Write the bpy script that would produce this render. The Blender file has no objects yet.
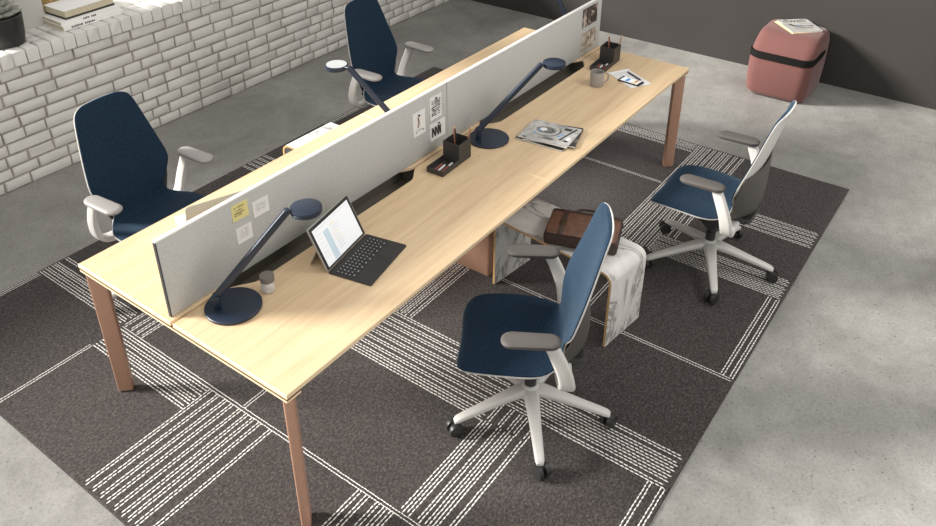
import bpy, bmesh, math, random
from mathutils import Matrix, Vector
random.seed(7)
PI = math.pi
COL = bpy.context.scene.collection
sc = bpy.context.scene

# ------------------------------------------------------------------ materials
def nt_new(name):
    m = bpy.data.materials.new(name); m.use_nodes = True
    nt = m.node_tree
    return m, nt, nt.nodes['Principled BSDF']

def srgb(r, g, b):
    f = lambda c: (c/255/12.92) if c/255 <= .04045 else ((c/255+.055)/1.055)**2.4
    return (f(r), f(g), f(b), 1)

def mat(name, c, rough=.5, metal=0, spec=.5, noise=0, nscale=40, bump=0, bscale=200, sheen=0, sheen_tint=(1,1,1,1), stretch=None, emit=0, coat=0):
    m, nt, b = nt_new(name)
    b.inputs['Base Color'].default_value = c
    b.inputs['Roughness'].default_value = rough
    b.inputs['Metallic'].default_value = metal
    b.inputs['Specular IOR Level'].default_value = spec
    if coat: b.inputs['Coat Weight'].default_value = coat
    if sheen:
        b.inputs['Sheen Weight'].default_value = sheen
        b.inputs['Sheen Roughness'].default_value = .35
        b.inputs['Sheen Tint'].default_value = sheen_tint
    if emit:
        b.inputs['Emission Color'].default_value = c
        b.inputs['Emission Strength'].default_value = emit
    tc = nt.nodes.new('ShaderNodeTexCoord')
    vec = tc.outputs['Object']
    if stretch:
        mp = nt.nodes.new('ShaderNodeMapping'); mp.inputs['Scale'].default_value = stretch
        nt.links.new(vec, mp.inputs['Vector']); vec = mp.outputs['Vector']
    if noise:
        n = nt.nodes.new('ShaderNodeTexNoise'); n.inputs['Scale'].default_value = nscale; n.inputs['Detail'].default_value = 5
        nt.links.new(vec, n.inputs['Vector'])
        r = nt.nodes.new('ShaderNodeValToRGB')
        r.color_ramp.elements[0].position = .3; r.color_ramp.elements[1].position = .7
        r.color_ramp.elements[0].color = tuple(max(0, x*(1-noise)) for x in c[:3])+(1,)
        r.color_ramp.elements[1].color = tuple(min(1, x*(1+noise)) for x in c[:3])+(1,)
        nt.links.new(n.outputs['Fac'], r.inputs['Fac']); nt.links.new(r.outputs['Color'], b.inputs['Base Color'])
    if bump:
        n2 = nt.nodes.new('ShaderNodeTexNoise'); n2.inputs['Scale'].default_value = bscale; n2.inputs['Detail'].default_value = 3
        nt.links.new(vec, n2.inputs['Vector'])
        bp = nt.nodes.new('ShaderNodeBump'); bp.inputs['Strength'].default_value = bump; bp.inputs['Distance'].default_value = .002
        nt.links.new(n2.outputs['Fac'], bp.inputs['Height']); nt.links.new(bp.outputs['Normal'], b.inputs['Normal'])
    return m

def ramp(nt, fac, stops):
    r = nt.nodes.new('ShaderNodeValToRGB')
    e = r.color_ramp.elements
    while len(e) < len(stops): e.new(.5)
    for k, (p, c) in enumerate(stops): e[k].position = p; e[k].color = c
    nt.links.new(fac, r.inputs['Fac']); return r.outputs['Color']

def noise_node(nt, vec, scale, detail=5, rough=.55, mapscale=None, dist=0):
    if mapscale:
        mp = nt.nodes.new('ShaderNodeMapping'); mp.inputs['Scale'].default_value = mapscale
        nt.links.new(vec, mp.inputs['Vector']); vec = mp.outputs['Vector']
    n = nt.nodes.new('ShaderNodeTexNoise')
    n.inputs['Scale'].default_value = scale; n.inputs['Detail'].default_value = detail; n.inputs['Roughness'].default_value = rough
    n.inputs['Distortion'].default_value = dist
    nt.links.new(vec, n.inputs['Vector']); return n.outputs['Fac']

def mix(nt, a, b, fac, mode='MIX'):
    x = nt.nodes.new('ShaderNodeMix'); x.data_type = 'RGBA'; x.blend_type = mode
    for sock, v in ((x.inputs[0], fac), (x.inputs[6], a), (x.inputs[7], b)):
        if hasattr(v, 'links'): nt.links.new(v, sock)
        else: sock.default_value = v
    return x.outputs[2]

def g(v): return (v, v, v, 1)

def wood_mat():
    m, nt, b = nt_new('maple_veneer')
    tc = nt.nodes.new('ShaderNodeTexCoord'); v = tc.outputs['Object']
    f1 = noise_node(nt, v, 3.0, 6, .6, (.55, 9, 9), .6)
    f2 = noise_node(nt, v, 30, 4, .6, (.5, 12, 12))
    f3 = noise_node(nt, v, 1.1, 2, .5, (.5, 2.2, 1))
    c1 = ramp(nt, f1, [(.3, srgb(214, 184, 145)), (.7, srgb(233, 206, 168))])
    c2 = ramp(nt, f2, [(.3, g(.93)), (.7, g(1.0))])
    c3 = ramp(nt, f3, [(.3, g(.94)), (.75, g(1.0))])
    c = mix(nt, mix(nt, c1, c2, 1.0, 'MULTIPLY'), c3, 1.0, 'MULTIPLY')
    nt.links.new(c, b.inputs['Base Color'])
    b.inputs['Roughness'].default_value = .42; b.inputs['Specular IOR Level'].default_value = .35
    return m

def concrete_mat():
    m, nt, b = nt_new('polished_concrete')
    tc = nt.nodes.new('ShaderNodeTexCoord'); v = tc.outputs['Object']
    f1 = noise_node(nt, v, 1.3, 8, .62, None, .4)
    f2 = noise_node(nt, v, 9, 8, .65)
    f3 = noise_node(nt, v, 60, 4, .7)
    c = ramp(nt, f1, [(.3, srgb(134, 131, 126)), (.7, srgb(170, 168, 163))])
    c = mix(nt, c, ramp(nt, f2, [(.32, g(.84)), (.60, g(1.0))]), 1.0, 'MULTIPLY')
    c = mix(nt, c, ramp(nt, f3, [(.3, g(.80)), (.6, g(1.0))]), 1.0, 'MULTIPLY')
    vo = nt.nodes.new('ShaderNodeTexVoronoi'); vo.inputs['Scale'].default_value = 20
    nt.links.new(v, vo.inputs['Vector'])
    pit = ramp(nt, vo.outputs['Distance'], [(.07, g(.40)), (.12, g(1.0))])
    c = mix(nt, c, pit, .75, 'MULTIPLY')
    v2 = nt.nodes.new('ShaderNodeTexVoronoi'); v2.inputs['Scale'].default_value = 55
    nt.links.new(v, v2.inputs['Vector'])
    c = mix(nt, c, ramp(nt, v2.outputs['Distance'], [(.13, g(.45)), (.22, g(1.0))]), .6, 'MULTIPLY')
    nt.links.new(c, b.inputs['Base Color'])
    rr = ramp(nt, f2, [(.3, g(.42)), (.7, g(.6))]); nt.links.new(rr, b.inputs['Roughness'])
    b.inputs['Specular IOR Level'].default_value = .3
    bp = nt.nodes.new('ShaderNodeBump'); bp.inputs['Strength'].default_value = .12; bp.inputs['Distance'].default_value = .003
    nt.links.new(f2, bp.inputs['Height']); nt.links.new(bp.outputs['Normal'], b.inputs['Normal'])
    return m

def rug_mat():
    m, nt, b = nt_new('charcoal_carpet_pile')
    tc = nt.nodes.new('ShaderNodeTexCoord'); v = tc.outputs['Object']
    f1 = noise_node(nt, v, 105, 5, .75, (.7, 1, .2))
    f2 = noise_node(nt, v, 260, 3, .7)
    c = ramp(nt, f1, [(.30, srgb(42, 38, 37)), (.5, srgb(75, 69, 67)), (.72, srgb(116, 109, 107))])
    c = mix(nt, c, ramp(nt, f2, [(.3, g(.62)), (.7, g(1.0))]), 1.0, 'MULTIPLY')
    nt.links.new(c, b.inputs['Base Color'])
    b.inputs['Roughness'].default_value = .95; b.inputs['Specular IOR Level'].default_value = .05
    b.inputs['Sheen Weight'].default_value = .15
    bp = nt.nodes.new('ShaderNodeBump'); bp.inputs['Strength'].default_value = .5; bp.inputs['Distance'].default_value = .004
    nt.links.new(f2, bp.inputs['Height']); nt.links.new(bp.outputs['Normal'], b.inputs['Normal'])
    return m

def marble_mat():
    m, nt, b = nt_new('white_veined_marble_laminate')
    tc = nt.nodes.new('ShaderNodeTexCoord'); v = tc.outputs['Object']
    mp = nt.nodes.new('ShaderNodeMapping'); mp.inputs['Rotation'].default_value = (.3, .5, .6); mp.inputs['Scale'].default_value = (1.6, .6, .7)
    nt.links.new(v, mp.inputs['Vector'])
    n = nt.nodes.new('ShaderNodeTexNoise'); n.inputs['Scale'].default_value = 3.2; n.inputs['Detail'].default_value = 9; n.inputs['Roughness'].default_value = .62; n.inputs['Distortion'].default_value = 1.1
    nt.links.new(mp.outputs['Vector'], n.inputs['Vector'])
    c = ramp(nt, n.outputs['Fac'], [(.40, srgb(226, 223, 218)), (.475, srgb(214, 210, 205)), (.503, srgb(140, 136, 133)), (.54, srgb(216, 213, 208)), (.65, srgb(232, 230, 226))])
    nt.links.new(c, b.inputs['Base Color'])
    b.inputs['Roughness'].default_value = .35
    return m

def picture_mat(name, stops, scale=9, seed=0, dist=1.5):
    m, nt, b = nt_new(name)
    tc = nt.nodes.new('ShaderNodeTexCoord')
    mp = nt.nodes.new('ShaderNodeMapping'); mp.inputs['Location'].default_value = (seed, seed*.7, seed*1.3)
    nt.links.new(tc.outputs['Object'], mp.inputs['Vector'])
    f = noise_node(nt, mp.outputs['Vector'], scale, 4, .55, None, dist)
    nt.links.new(ramp(nt, f, stops), b.inputs['Base Color'])
    b.inputs['Roughness'].default_value = .4
    return m

M = {}
M['wood'] = wood_mat()
M['wood_edge'] = mat('maple_edge', srgb(232, 206, 168), .5, noise=.05, nscale=60)
M['ply'] = mat('bent_plywood_edge', srgb(196, 158, 108), .55, noise=.1, nscale=120)
M['copper'] = mat('copper_painted_metal', srgb(188, 146, 123), .42, metal=.2, noise=.03, nscale=30)
M['copper_dark'] = mat('brown_reveal', srgb(96, 62, 46), .6)
M['concrete'] = concrete_mat()
M['rug'] = rug_mat()
M['rug_edge'] = mat('rug_backing', srgb(42, 39, 38), .9)
M['stitch'] = mat('white_rug_yarn', srgb(236, 233, 227), .9, noise=.08, nscale=90)
M['brick'] = mat('white_painted_brick', srgb(222, 219, 213), .6, noise=.05, nscale=9, bump=.6, bscale=90, spec=.3)
M['mortar'] = mat('grey_mortar', srgb(160, 153, 144), .9, noise=.25, nscale=14)
M['plaster'] = mat('white_plaster', srgb(205, 203, 198), .8, bump=.1, bscale=60)
M['charcoal'] = mat('charcoal_wall_paint', srgb(58, 55, 53), .7, noise=.05, nscale=2.5, spec=.2)
M['screen'] = mat('grey_felt', srgb(190, 190, 186), .95, noise=.11, nscale=130, bump=.2, bscale=500, spec=.1)
M['white'] = mat('white_plastic', srgb(206, 203, 198), .38, spec=.45)
M['trim'] = mat('white_trim', srgb(238, 236, 232), .4)
M['dark_edge'] = mat('dark_grey_edging', srgb(58, 58, 58), .6)
M['navy'] = mat('navy_powder_coat', srgb(26, 38, 56), .4, spec=.5, bump=.05, bscale=900)
M['led'] = mat('lamp_diffuser', srgb(178, 180, 180), .6, noise=.12, nscale=400)
M['fabric'] = mat('navy_woven_upholstery', srgb(25, 44, 62), .85, noise=.45, nscale=160, bump=.35, bscale=420, sheen=.45, sheen_tint=(.55, .74, .92, 1), spec=.15)
M['grey'] = mat('dark_grey_plastic', srgb(82, 78, 75), .5, spec=.3)
M['lgrey'] = mat('light_grey_plastic', srgb(156, 152, 148), .4)
M['black'] = mat('black_plastic', srgb(44, 43, 42), .45)
M['void'] = mat('black_tray', srgb(92, 87, 78), .7)
M['marble'] = marble_mat()
M['leather'] = mat('brown_leather', srgb(104, 72, 56), .5, noise=.25, nscale=26, bump=.5, bscale=160)
M['leather_dark'] = mat('dark_brown_leather', srgb(62, 45, 37), .5, noise=.2, nscale=40, bump=.3, bscale=200)
M['brass'] = mat('aged_brass', srgb(92, 76, 52), .4, metal=.8)
M['pink'] = mat('dusty_pink_wool', srgb(112, 77, 73), .92, noise=.10, nscale=150, bump=.35, bscale=380, sheen=.25, spec=.1)
M['strap'] = mat('dark_strap', srgb(20, 18, 17), .8, spec=.2)
M['paper'] = mat('white_paper', srgb(232, 231, 228), .75)
M['yellow'] = mat('yellow_note_paper', srgb(224, 214, 148), .75)
M['ink'] = mat('dark_ink', srgb(52, 50, 50), .7)
M['ink_grey'] = mat('grey_ink', srgb(150, 150, 152), .7)
M['ink_brown'] = mat('brown_ink', srgb(128, 84, 66), .7)
M['ink_tan'] = mat('tan_ink', srgb(196, 154, 104), .7)
M['ceramic'] = mat('grey_ceramic', srgb(158, 153, 146), .45, noise=.05, nscale=80)
M['organizer'] = mat('dark_grey_organizer', srgb(58, 56, 54), .5)
M['pencil_copper'] = mat('copper_pencil', srgb(176, 120, 92), .4, metal=.3)
M['pencil_wood'] = mat('sharpened_pencil_wood', srgb(214, 180, 136), .6)
M['red'] = mat('dull_red_pen', srgb(150, 76, 66), .5)
M['silver'] = mat('brushed_silver', srgb(176, 174, 168), .38, metal=.6)
M['lid'] = mat('warm_grey_laptop_shell', srgb(160, 157, 146), .5)
M['keyfab'] = mat('charcoal_keyboard', srgb(52, 49, 48), .75, noise=.08, nscale=200)
M['keycap'] = mat('dark_keycap', srgb(36, 35, 36), .5)
M['legend'] = mat('key_legend', srgb(180, 180, 180), .5)
M['display'] = mat('lit_display_white', srgb(232, 234, 236), .3, emit=.35)
M['display_blue'] = mat('lit_display_blue', srgb(188, 204, 214), .3, emit=.35)
M['display_grey'] = mat('lit_display_grey', srgb(205, 205, 205), .3, emit=.3)
M['display_tan'] = mat('lit_display_tan', srgb(226, 205, 170), .3, emit=.3)
M['display_sky'] = mat('lit_display_sky', srgb(96, 152, 204), .3, emit=.3)
M['cream_paper'] = mat('book_block', srgb(206, 196, 170), .85, noise=.1, nscale=60)
M['book_white'] = mat('white_book_cover', srgb(242, 240, 236), .6)
M['book_grey'] = mat('grey_book_cover', srgb(150, 146, 142), .6)
M['pot'] = mat('black_glazed_pot', srgb(42, 40, 39), .4, noise=.08, nscale=20)
M['soil'] = mat('dark_soil', srgb(44, 36, 30), .95, noise=.3, nscale=60)
M['leaf'] = mat('grey_green_leaf', srgb(150, 149, 140), .6, noise=.15, nscale=25)
M['wicker'] = mat('golden_wicker', srgb(214, 184, 128), .7, noise=.35, nscale=55, bump=.8, bscale=80)
M['jar_stone'] = mat('white_marbled_jar', srgb(196, 193, 188), .3, noise=.22, nscale=45)
M['jar_lid'] = mat('grey_jar_lid', srgb(112, 106, 98), .5)
M['cover_silver'] = picture_mat('silver_magazine_cover', [(.3, srgb(96, 96, 95)), (.45, srgb(176, 174, 170)), (.6, srgb(202, 200, 195)), (.75, srgb(140, 139, 137))], 7, 3)
M['cover_dark'] = picture_mat('dark_magazine_cover', [(.35, srgb(36, 34, 33)), (.55, srgb(62, 59, 56)), (.7, srgb(130, 126, 120))], 8, 5)
M['cover_grey'] = picture_mat('grey_magazine_cover', [(.35, srgb(90, 88, 86)), (.6, srgb(168, 164, 160))], 8, 9)
M['cover_white'] = picture_mat('pale_magazine_cover', [(.3, srgb(158, 156, 152)), (.7, srgb(184, 182, 178))], 6, 2)
M['photo_dark'] = picture_mat('dark_photo_print', [(.3, srgb(24, 23, 22)), (.48, srgb(70, 64, 58)), (.6, srgb(160, 148, 134)), (.72, srgb(216, 208, 196))], 17, 4, 1.0)
M['photo_warm'] = picture_mat('warm_photo_print', [(.3, srgb(52, 44, 40)), (.44, srgb(140, 126, 112)), (.58, srgb(196, 186, 172)), (.75, srgb(216, 208, 196))], 15, 8, 1.0)
M['cover_cream'] = mat('cream_magazine_cover', srgb(238, 214, 160), .6)
M['window_frame'] = mat('grey_window_frame', srgb(120, 118, 114), .5)

# ------------------------------------------------------------------ mesh builder
class MB:
    def __init__(s, *mats):
        s.v = []; s.f = []; s.mi = []; s.mats = list(mats); s.T = Matrix.Identity(4); s.m = 0
    def vert(s, p): s.v.append(tuple(s.T @ Vector(p))); return len(s.v)-1
    def face(s, idx, m=None): s.f.append(list(idx)); s.mi.append(s.m if m is None else m)
    def quad(s, pts, m=None): s.face([s.vert(p) for p in pts], m)
    def loft(s, rings, cap0=True, cap1=True, closed=True, m=None):
        ids = [[s.vert(p) for p in r] for r in rings]; n = len(ids[0])
        for a, b in zip(ids, ids[1:]):
            for i in range(n if closed else n-1):
                j = (i+1) % n; s.face((a[i], a[j], b[j], b[i]), m)
        if cap0: s.face(ids[0][::-1], m)
        if cap1: s.face(ids[-1], m)
        return ids
    def box(s, x0, x1, y0, y1, z0, z1, m=None):
        s.loft([[(x0,y0,z0),(x1,y0,z0),(x1,y1,z0),(x0,y1,z0)], [(x0,y0,z1),(x1,y0,z1),(x1,y1,z1),(x0,y1,z1)]], m=m)
    def rbox(s, x0, x1, y0, y1, z0, z1, r=.01, ch=.003, seg=4, m=None):
        cx, cy = (x0+x1)/2, (y0+y1)/2; hx, hy = (x1-x0)/2, (y1-y0)/2
        R = lambda d, z: [(cx+p[0], cy+p[1], z) for p in rrect(hx-d, hy-d, max(r-d, .0005), seg)]
        s.loft([R(ch, z0), R(ch*.3, z0+ch*.3), R(0, z0+ch), R(0, z1-ch), R(ch*.3, z1-ch*.3), R(ch, z1)], m=m)
    def lathe(s, prof, n=32, cap0=True, cap1=True, c=(0,0), m=None):
        s.loft([[(c[0]+r*math.cos(2*PI*i/n), c[1]+r*math.sin(2*PI*i/n), z) for i in range(n)] for r, z in prof], cap0, cap1, m=m)
    def sweep(s, path, sec, side=None, m=None, scales=None):
        """sec: list of (a,b) points; a along 'side', b along the other normal"""
        rings = []
        P = [Vector(p) for p in path]
        for i, p in enumerate(P):
            t = (P[min(i+1, len(P)-1)]-P[max(i-1, 0)]).normalized()
            sd = Vector(side) if side else (Vector((0,0,1)).cross(t) if abs(t.z) < .95 else Vector((1,0,0)))
            sd = (sd - t*sd.dot(t)).normalized(); nn = t.cross(sd)
            k = scales[i] if scales else (1, 1)
            rings.append([p+sd*a*k[0]+nn*b*k[1] for a, b in sec])
        s.loft(rings, m=m)
    def build(s, name, parent=None, smooth=True, loc=None, ang=38):
        me = bpy.data.meshes.new(name); me.from_pydata(s.v, [], s.f)
        for x in s.mats: me.materials.append(x)
        for p, k in zip(me.polygons, s.mi): p.material_index = k
        bm = bmesh.new(); bm.from_mesh(me)
        bmesh.ops.recalc_face_normals(bm, faces=bm.faces); bm.to_mesh(me); bm.free()
        if smooth:
            me.polygons.foreach_set('use_smooth', [True]*len(me.polygons))
            me.set_sharp_from_angle(angle=math.radians(ang))
        o = bpy.data.objects.new(name, me); COL.objects.link(o)
        if parent: o.parent = parent
        if loc: o.location = loc
        return o

def rrect(hx, hy, r, seg=4):
    r = min(r, hx*.999, hy*.999); out = []
    for cx, cy, a0 in ((hx-r, hy-r, 0), (-hx+r, hy-r, PI/2), (-hx+r, -hy+r, PI), (hx-r, -hy+r, 1.5*PI)):
        for i in range(seg+1):
            a = a0+PI/2*i/seg; out.append((cx+r*math.cos(a), cy+r*math.sin(a)))
    return out

def circ(r, n=12, k=1): return [(r*math.cos(2*PI*i/n), r*k*math.sin(2*PI*i/n)) for i in range(n)]

def tag(o, label, cat, group=None):
    o['label'] = label; o['category'] = cat
    if group: o['group'] = group
    return o
def thing(name, label, cat, loc=(0,0,0), rz=0, group=None):
    o = bpy.data.objects.new(name, None); COL.objects.link(o)
    o.location = loc; o.rotation_euler = (0, 0, rz); o.empty_display_size = .05
    return tag(o, label, cat, group)
def struct(o): o['kind'] = 'structure'; return o
def copy_tree(o, parent=None):
    c = o.copy(); COL.objects.link(c)
    if parent is not None: c.parent = parent
    for ch in list(o.children): copy_tree(ch, c)
    return c
def rotz(a, loc=(0,0,0)): return Matrix.Translation(loc) @ Matrix.Rotation(a, 4, 'Z')
def smooth_curve(pts, n):
    """Catmull-Rom through tuples, n samples per span"""
    out = []
    for i in range(len(pts)-1):
        p0, p1, p2, p3 = pts[max(i-1,0)], pts[i], pts[i+1], pts[min(i+2,len(pts)-1)]
        for k in range(n):
            t = k/n
            out.append(tuple(.5*((2*b)+(-a+c)*t+(2*a-5*b+4*c-d)*t*t+(-a+3*b-3*c+d)*t**3) for a,b,c,d in zip(p0,p1,p2,p3)))
    out.append(tuple(pts[-1])); return out

# ------------------------------------------------------------------ the setting
WY = 3.367; WX = 5.504
b = MB(M['concrete']); b.box(-4.5, WX+.1, -3.6, WY+.9, -.05, 0); struct(b.build('floor', smooth=False))
b = MB(M['charcoal']); b.box(WX, WX+.12, -3.6, WY+.9, 0, 3.2); struct(b.build('wall_right', smooth=False))

# back wall: painted bricks standing proud of a mortar core, rowlock sill, plaster piers between the windows
b = MB(M['mortar'], M['brick'], M['plaster'])
b.box(-3.2, WX, WY, WY+.85, 0, .80, 0)
def brick(x0, x1, z0, z1, yf, yb):
    j = lambda: random.uniform(-.0035, .0035)
    e = .006; y = yf+random.uniform(-.002, .002)
    b.loft([[(x0+j(),yb,z0),(x1+j(),yb,z0),(x1+j(),yb,z1),(x0+j(),yb,z1)],
            [(x0+j(),y+e,z0+j()),(x1+j(),y+e,z0+j()),(x1+j(),y+e,z1+j()),(x0+j(),y+e,z1+j())],
            [(x0+e,y,z0+e),(x1-e,y,z0+e),(x1-e,y,z1-e),(x0+e,y,z1-e)]], cap0=False, m=1)
NC = 10; ch = .795/NC
for k in range(NC):
    x = -3.2 + random.uniform(-.2, 0)
    while x < WX-.02:
        L = random.choice((.285, .285, .21, .142, .142, .175))
        x1 = min(x+L, WX)
        if x1-x > .03: brick(max(x, -3.2)+.005, x1-.009, k*ch+.004, (k+1)*ch-.009, WY-.012, WY+.004)
        x = x1
struct(b.build('wall_back', ang=60))
b = MB(M['mortar'], M['brick'])
SZ = .889
b.box(-3.2, WX, WY-.004, WY+.85, .795, SZ-.012, 0)
def sill_brick(x0, x1, y0, y1, z0):
    j = lambda: random.uniform(-.002, .002); e = .005; dz = random.uniform(-.002, .001)
    R = lambda d, z: [(x0+d+j(),y0+d+j(),z),(x1-d+j(),y0+d+j(),z),(x1-d+j(),y1-d+j(),z),(x0+d+j(),y1-d+j(),z)]
    b.loft([R(0, z0), R(0, SZ-e+dz), R(e, SZ+dz)], cap0=False, m=1)
n = 0; x = -3.2
while x < WX-.05:
    x1 = x+.083
    sill_brick(x+.004, min(x1, WX)-.004, 3.338, 3.338+(.20 if n % 3 else .105), .797)
    if n % 3 == 0: sill_brick(x+.004, min(x1, WX)-.004, 3.338+.113, 3.338+.20, .84)
    sill_brick(x+.004, min(x1, WX)-.004, 3.546, 3.75, .84)
    sill_brick(x+.004, min(x1, WX)-.004, 3.758, 3.96, .84)
    sill_brick(x+.004, min(x1, WX)-.004, 3.968, 4.2, .84)
    x = x1; n += 1
struct(b.build('trim_1', ang=60))
b = MB(M['plaster']); b.rbox(.72, 1.285, 3.66, 4.217, .80, 3.2, .008, .002); struct(b.build('wall_pier'))
b = MB(M['plaster']); b.rbox(4.55, WX, 3.66, 4.217, .80, 3.2, .008, .002); struct(b.build('wall_corner_pier'))
def window(name, x0, x1):
    w = MB(M['window_frame'])
    for a, c in ((x0, x0+.05), ((x0+x1)/2-.025, (x0+x1)/2+.025), (x1-.05, x1)): w.box(a, c, 4.15, 4.2, .889, 3.2)
    w.box(x0, x1, 4.15, 4.2, .889, .93); w.box(x0, x1, 4.15, 4.2, 3.14, 3.2)
    return struct(w.build(name, smooth=False))
window('window_1', 1.285, 4.55); window('window_2', -3.2, .72)

# ------------------------------------------------------------------ rug of carpet tiles with stitched stripes
RX0, RX1, RY0, RY1, RT = -.386, 3.857, -1.046, 2.396, .008
FZ = RT+.0022                                                       # what stands on the rug stands on its stitches
b = MB(M['rug'], M['rug_edge'], M['stitch'])
b.box(RX0, RX1, RY0, RY1, 0, RT-.002, 1)
e = .004
b.loft([[(RX0,RY0,RT-.002),(RX1,RY0,RT-.002),(RX1,RY1,RT-.002),(RX0,RY1,RT-.002)],
        [(RX0+e,RY0+e,RT),(RX1-e,RY0+e,RT),(RX1-e,RY1-e,RT),(RX0+e,RY1-e,RT)]], cap0=False, m=0)
def line(d, c, a0, a1, w=.0062, pitch=.0225, fill=.88, ph=0.0):
    """one stitched yarn line; d='x' runs along X at y=c"""
    z = RT+.0012; zs = RT+.0002
    t = a0+ph*pitch
    while t < a1:
        u = min(t+pitch*fill*random.uniform(.9, 1.1), a1); cc = c+random.uniform(-.0009, .0009); h = w/2
        mid = (t+u)/2
        if u-t > .003:
            P = [(t,cc-h*.5,zs),(mid,cc-h,zs+.0002),(u,cc-h*.5,zs),(u,cc+h*.5,zs),(mid,cc+h,zs+.0002),(t,cc+h*.5,zs)]
            top = [(t+.001,cc,z),(mid,cc-h*.4,z+.0008),(u-.001,cc,z),(u-.001,cc,z),(mid,cc+h*.4,z+.0008),(t+.001,cc,z)]
            if d == 'y': P = [(q,p,r) for p,q,r in P]
            b.face([b.vert(p) for p in P], 2)
        t += pitch
def pair(d, c, a0, a1, sep=.0150, **k):
    line(d, c-sep/2, a0, a1, **k); line(d, c+sep/2, a0, a1, ph=.5, **k)
def band(d, c0, c1, a0, a1, n, pattern=None, **k):
    for i in range(n):
        f = pattern[i] if pattern else (i/(n-1) if n > 1 else .5)
        pair(d, c0+(c1-c0)*f, a0, a1, **k)
def seam(d, c, a0, a1): pair(d, c, a0, a1, sep=.0155, w=.0050, pitch=.015, fill=.94)
seam('x', 1.615, RX0+.01, .11)
seam('x', 2.378, RX0+.01, .265); seam('x', 2.362, RX0+.01, .265)
band('y', .285, .435, 1.63, 2.385, 5, [0, .22, .45, .62, 1])
band('x', 1.465, 1.605, .285, 1.0, 4, [0, .3, .62, 1])
band('y', .122, .255, .905, 1.607, 5, [0, .26, .48, .75, 1])
band('x', .492, .893, RX0+.012, .262, 9, [0, .17, .28, .38, .5, .63, .74, .87, 1])
seam('y', .272, RY0+.01, 1.61)
seam('x', .69, .28, .84)
band('x', -.205, -.035, RX0+.012, .262, 5, [0, .2, .42, .75, 1])
band('x', -.435, -.232, .285, .86, 6, [0, .27, .42, .6, .85, 1])
band('x', -.435, -.245, .86, .985, 5, [0, .27, .45, .7, 1])
band('y', .858, 1.178, -.22, .585, 9, [0, .1, .22, .35, .48, .6, .74, .86, 1])
band('y', 1.0, 1.178, RY0+.02, -.225, 6, [0, .22, .4, .58, .76, 1])
band('x', -1.022, -.965, .285, .99, 2)
band('x', .472, .565, 1.19, 1.73, 4, [0, .4, .68, 1])
seam('y', 1.738, RY0+.015, .60)
seam('x', -.23, 1.745, 2.46)
band('x', -1.025, -.982, 1.745, 2.455, 2)
band('y', 2.474, 2.64, RY0+.015, -.265, 6, [0, .18, .36, .56, .8, 1])
band('x', -.255, -.035, 2.475, RX1-.015, 7, [0, .16, .32, .5, .68, .84, 1])
band('x', -.345, -.30, 2.66, RX1-.015, 2)
band('y', 3.045, 3.20, RY0+.015, -.37, 5, [0, .26, .5, .76, 1])
seam('y', 3.212, -.02, 1.0)
band('y', 3.73, 3.83, -.02, 1.0, 4, [0, .4, .7, 1])
band('y', 1.73, 1.91, 1.6, 2.385, 5, [0, .27, .5, .73, 1])
seam('x', 2.378, 2.5, 3.1); seam('x', 2.355, 2.5, 3.1)
tag(b.build('area_rug', smooth=False), 'large charcoal carpet-tile rug with white stitched stripes under the desks', 'rug')

# ------------------------------------------------------------------ the bench desk
H = .73; DL = 3.479; DW = 1.257; MX = 1.7395
F_IN, B_IN = .621, .637                                             # inner edges of the front and back tops
desk = thing('bench_desk', 'long four-seat bench desk with pale maple tops and copper legs', 'desk', (0, 0, 0))
def ease(t): return t*t*(3-2*t)
def worktop(x0, x1, back, cuts):
    inner = B_IN if back else F_IN; sgn = 1 if back else -1
    outer = DW if back else 0.0
    pts = [(x0, inner)]
    for a, c, d in cuts:
        for i in range(11): pts.append((a+.13*i/10, inner+sgn*d*ease(i/10)))
        for i in range(11): pts.append((c-.13+.13*i/10, inner+sgn*d*ease(1-i/10)))
    pts += [(x1, inner), (x1, outer), (x0, outer)]
    ins = []
    cx, cy = (x0+x1)/2, (inner+outer)/2
    e = .002
    for px, py in pts:
        ins.append((px+(e if px == x0 else -e if px == x1 else 0), py+(e if (py == outer) != back else -e)))
    w = MB(M['wood'], M['wood_edge'])
    w.loft([[(p[0], p[1], H-.02) for p in ins]], cap0=True, cap1=False, m=0)
    lo = [(p[0], p[1], H-.02) for p in ins]; l1 = [(p[0], p[1], H-.018) for p in pts]
    l2 = [(p[0], p[1], H-.002) for p in pts]; l3 = [(p[0], p[1], H) for p in ins]
    w.loft([lo, l1, l2, l3], cap0=False, cap1=False, m=1)
    w.face([w.vert(p) for p in l3], 0)
    return w.build('worktop', desk, ang=30)
for x0, x1, a, c in ((0, MX-.0008, .255, 1.47), (MX+.0008, DL, 2.02, 3.22)):
    worktop(x0, x1, False, [(a, c, .062)])
    worktop(x0, x1, True, [(a, c, .06)])
    t = MB(M['void'])                                               # cable trough under the cut-out
    y0, y1, z0, z1, th = .535, .72, .625, .709, .004
    t.box(a, c, y0, y1, z0, z0+th); t.box(a, c, y0, y0+th, z0, z1); t.box(a, c, y1-th, y1, z0, z1)
    t.box(a, a+th, y0, y1, z0, z1); t.box(c-th, c, y0, y1, z0, z1)
    t.build('cable_trough', desk, smooth=False)
for x in (.004, DL-.064):
    r = MB(M['copper_dark']); r.box(x-.003, x+.063, .002, DW-.002, H-.029, H-.02); r.build('spacer_strip', desk, smooth=False)
    r = MB(M['wood_edge']); r.rbox(x-.004, x+.064, .001, DW-.001, H-.038, H-.029, .003, .001); r.build('end_rail', desk)
for y in (.14, .45, .81, 1.1):
    r = MB(M['copper']); r.box(.06, DL-.06, y-.02, y+.02, H-.07, H-.026); r.build('frame_beam', desk, smooth=False)
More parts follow.
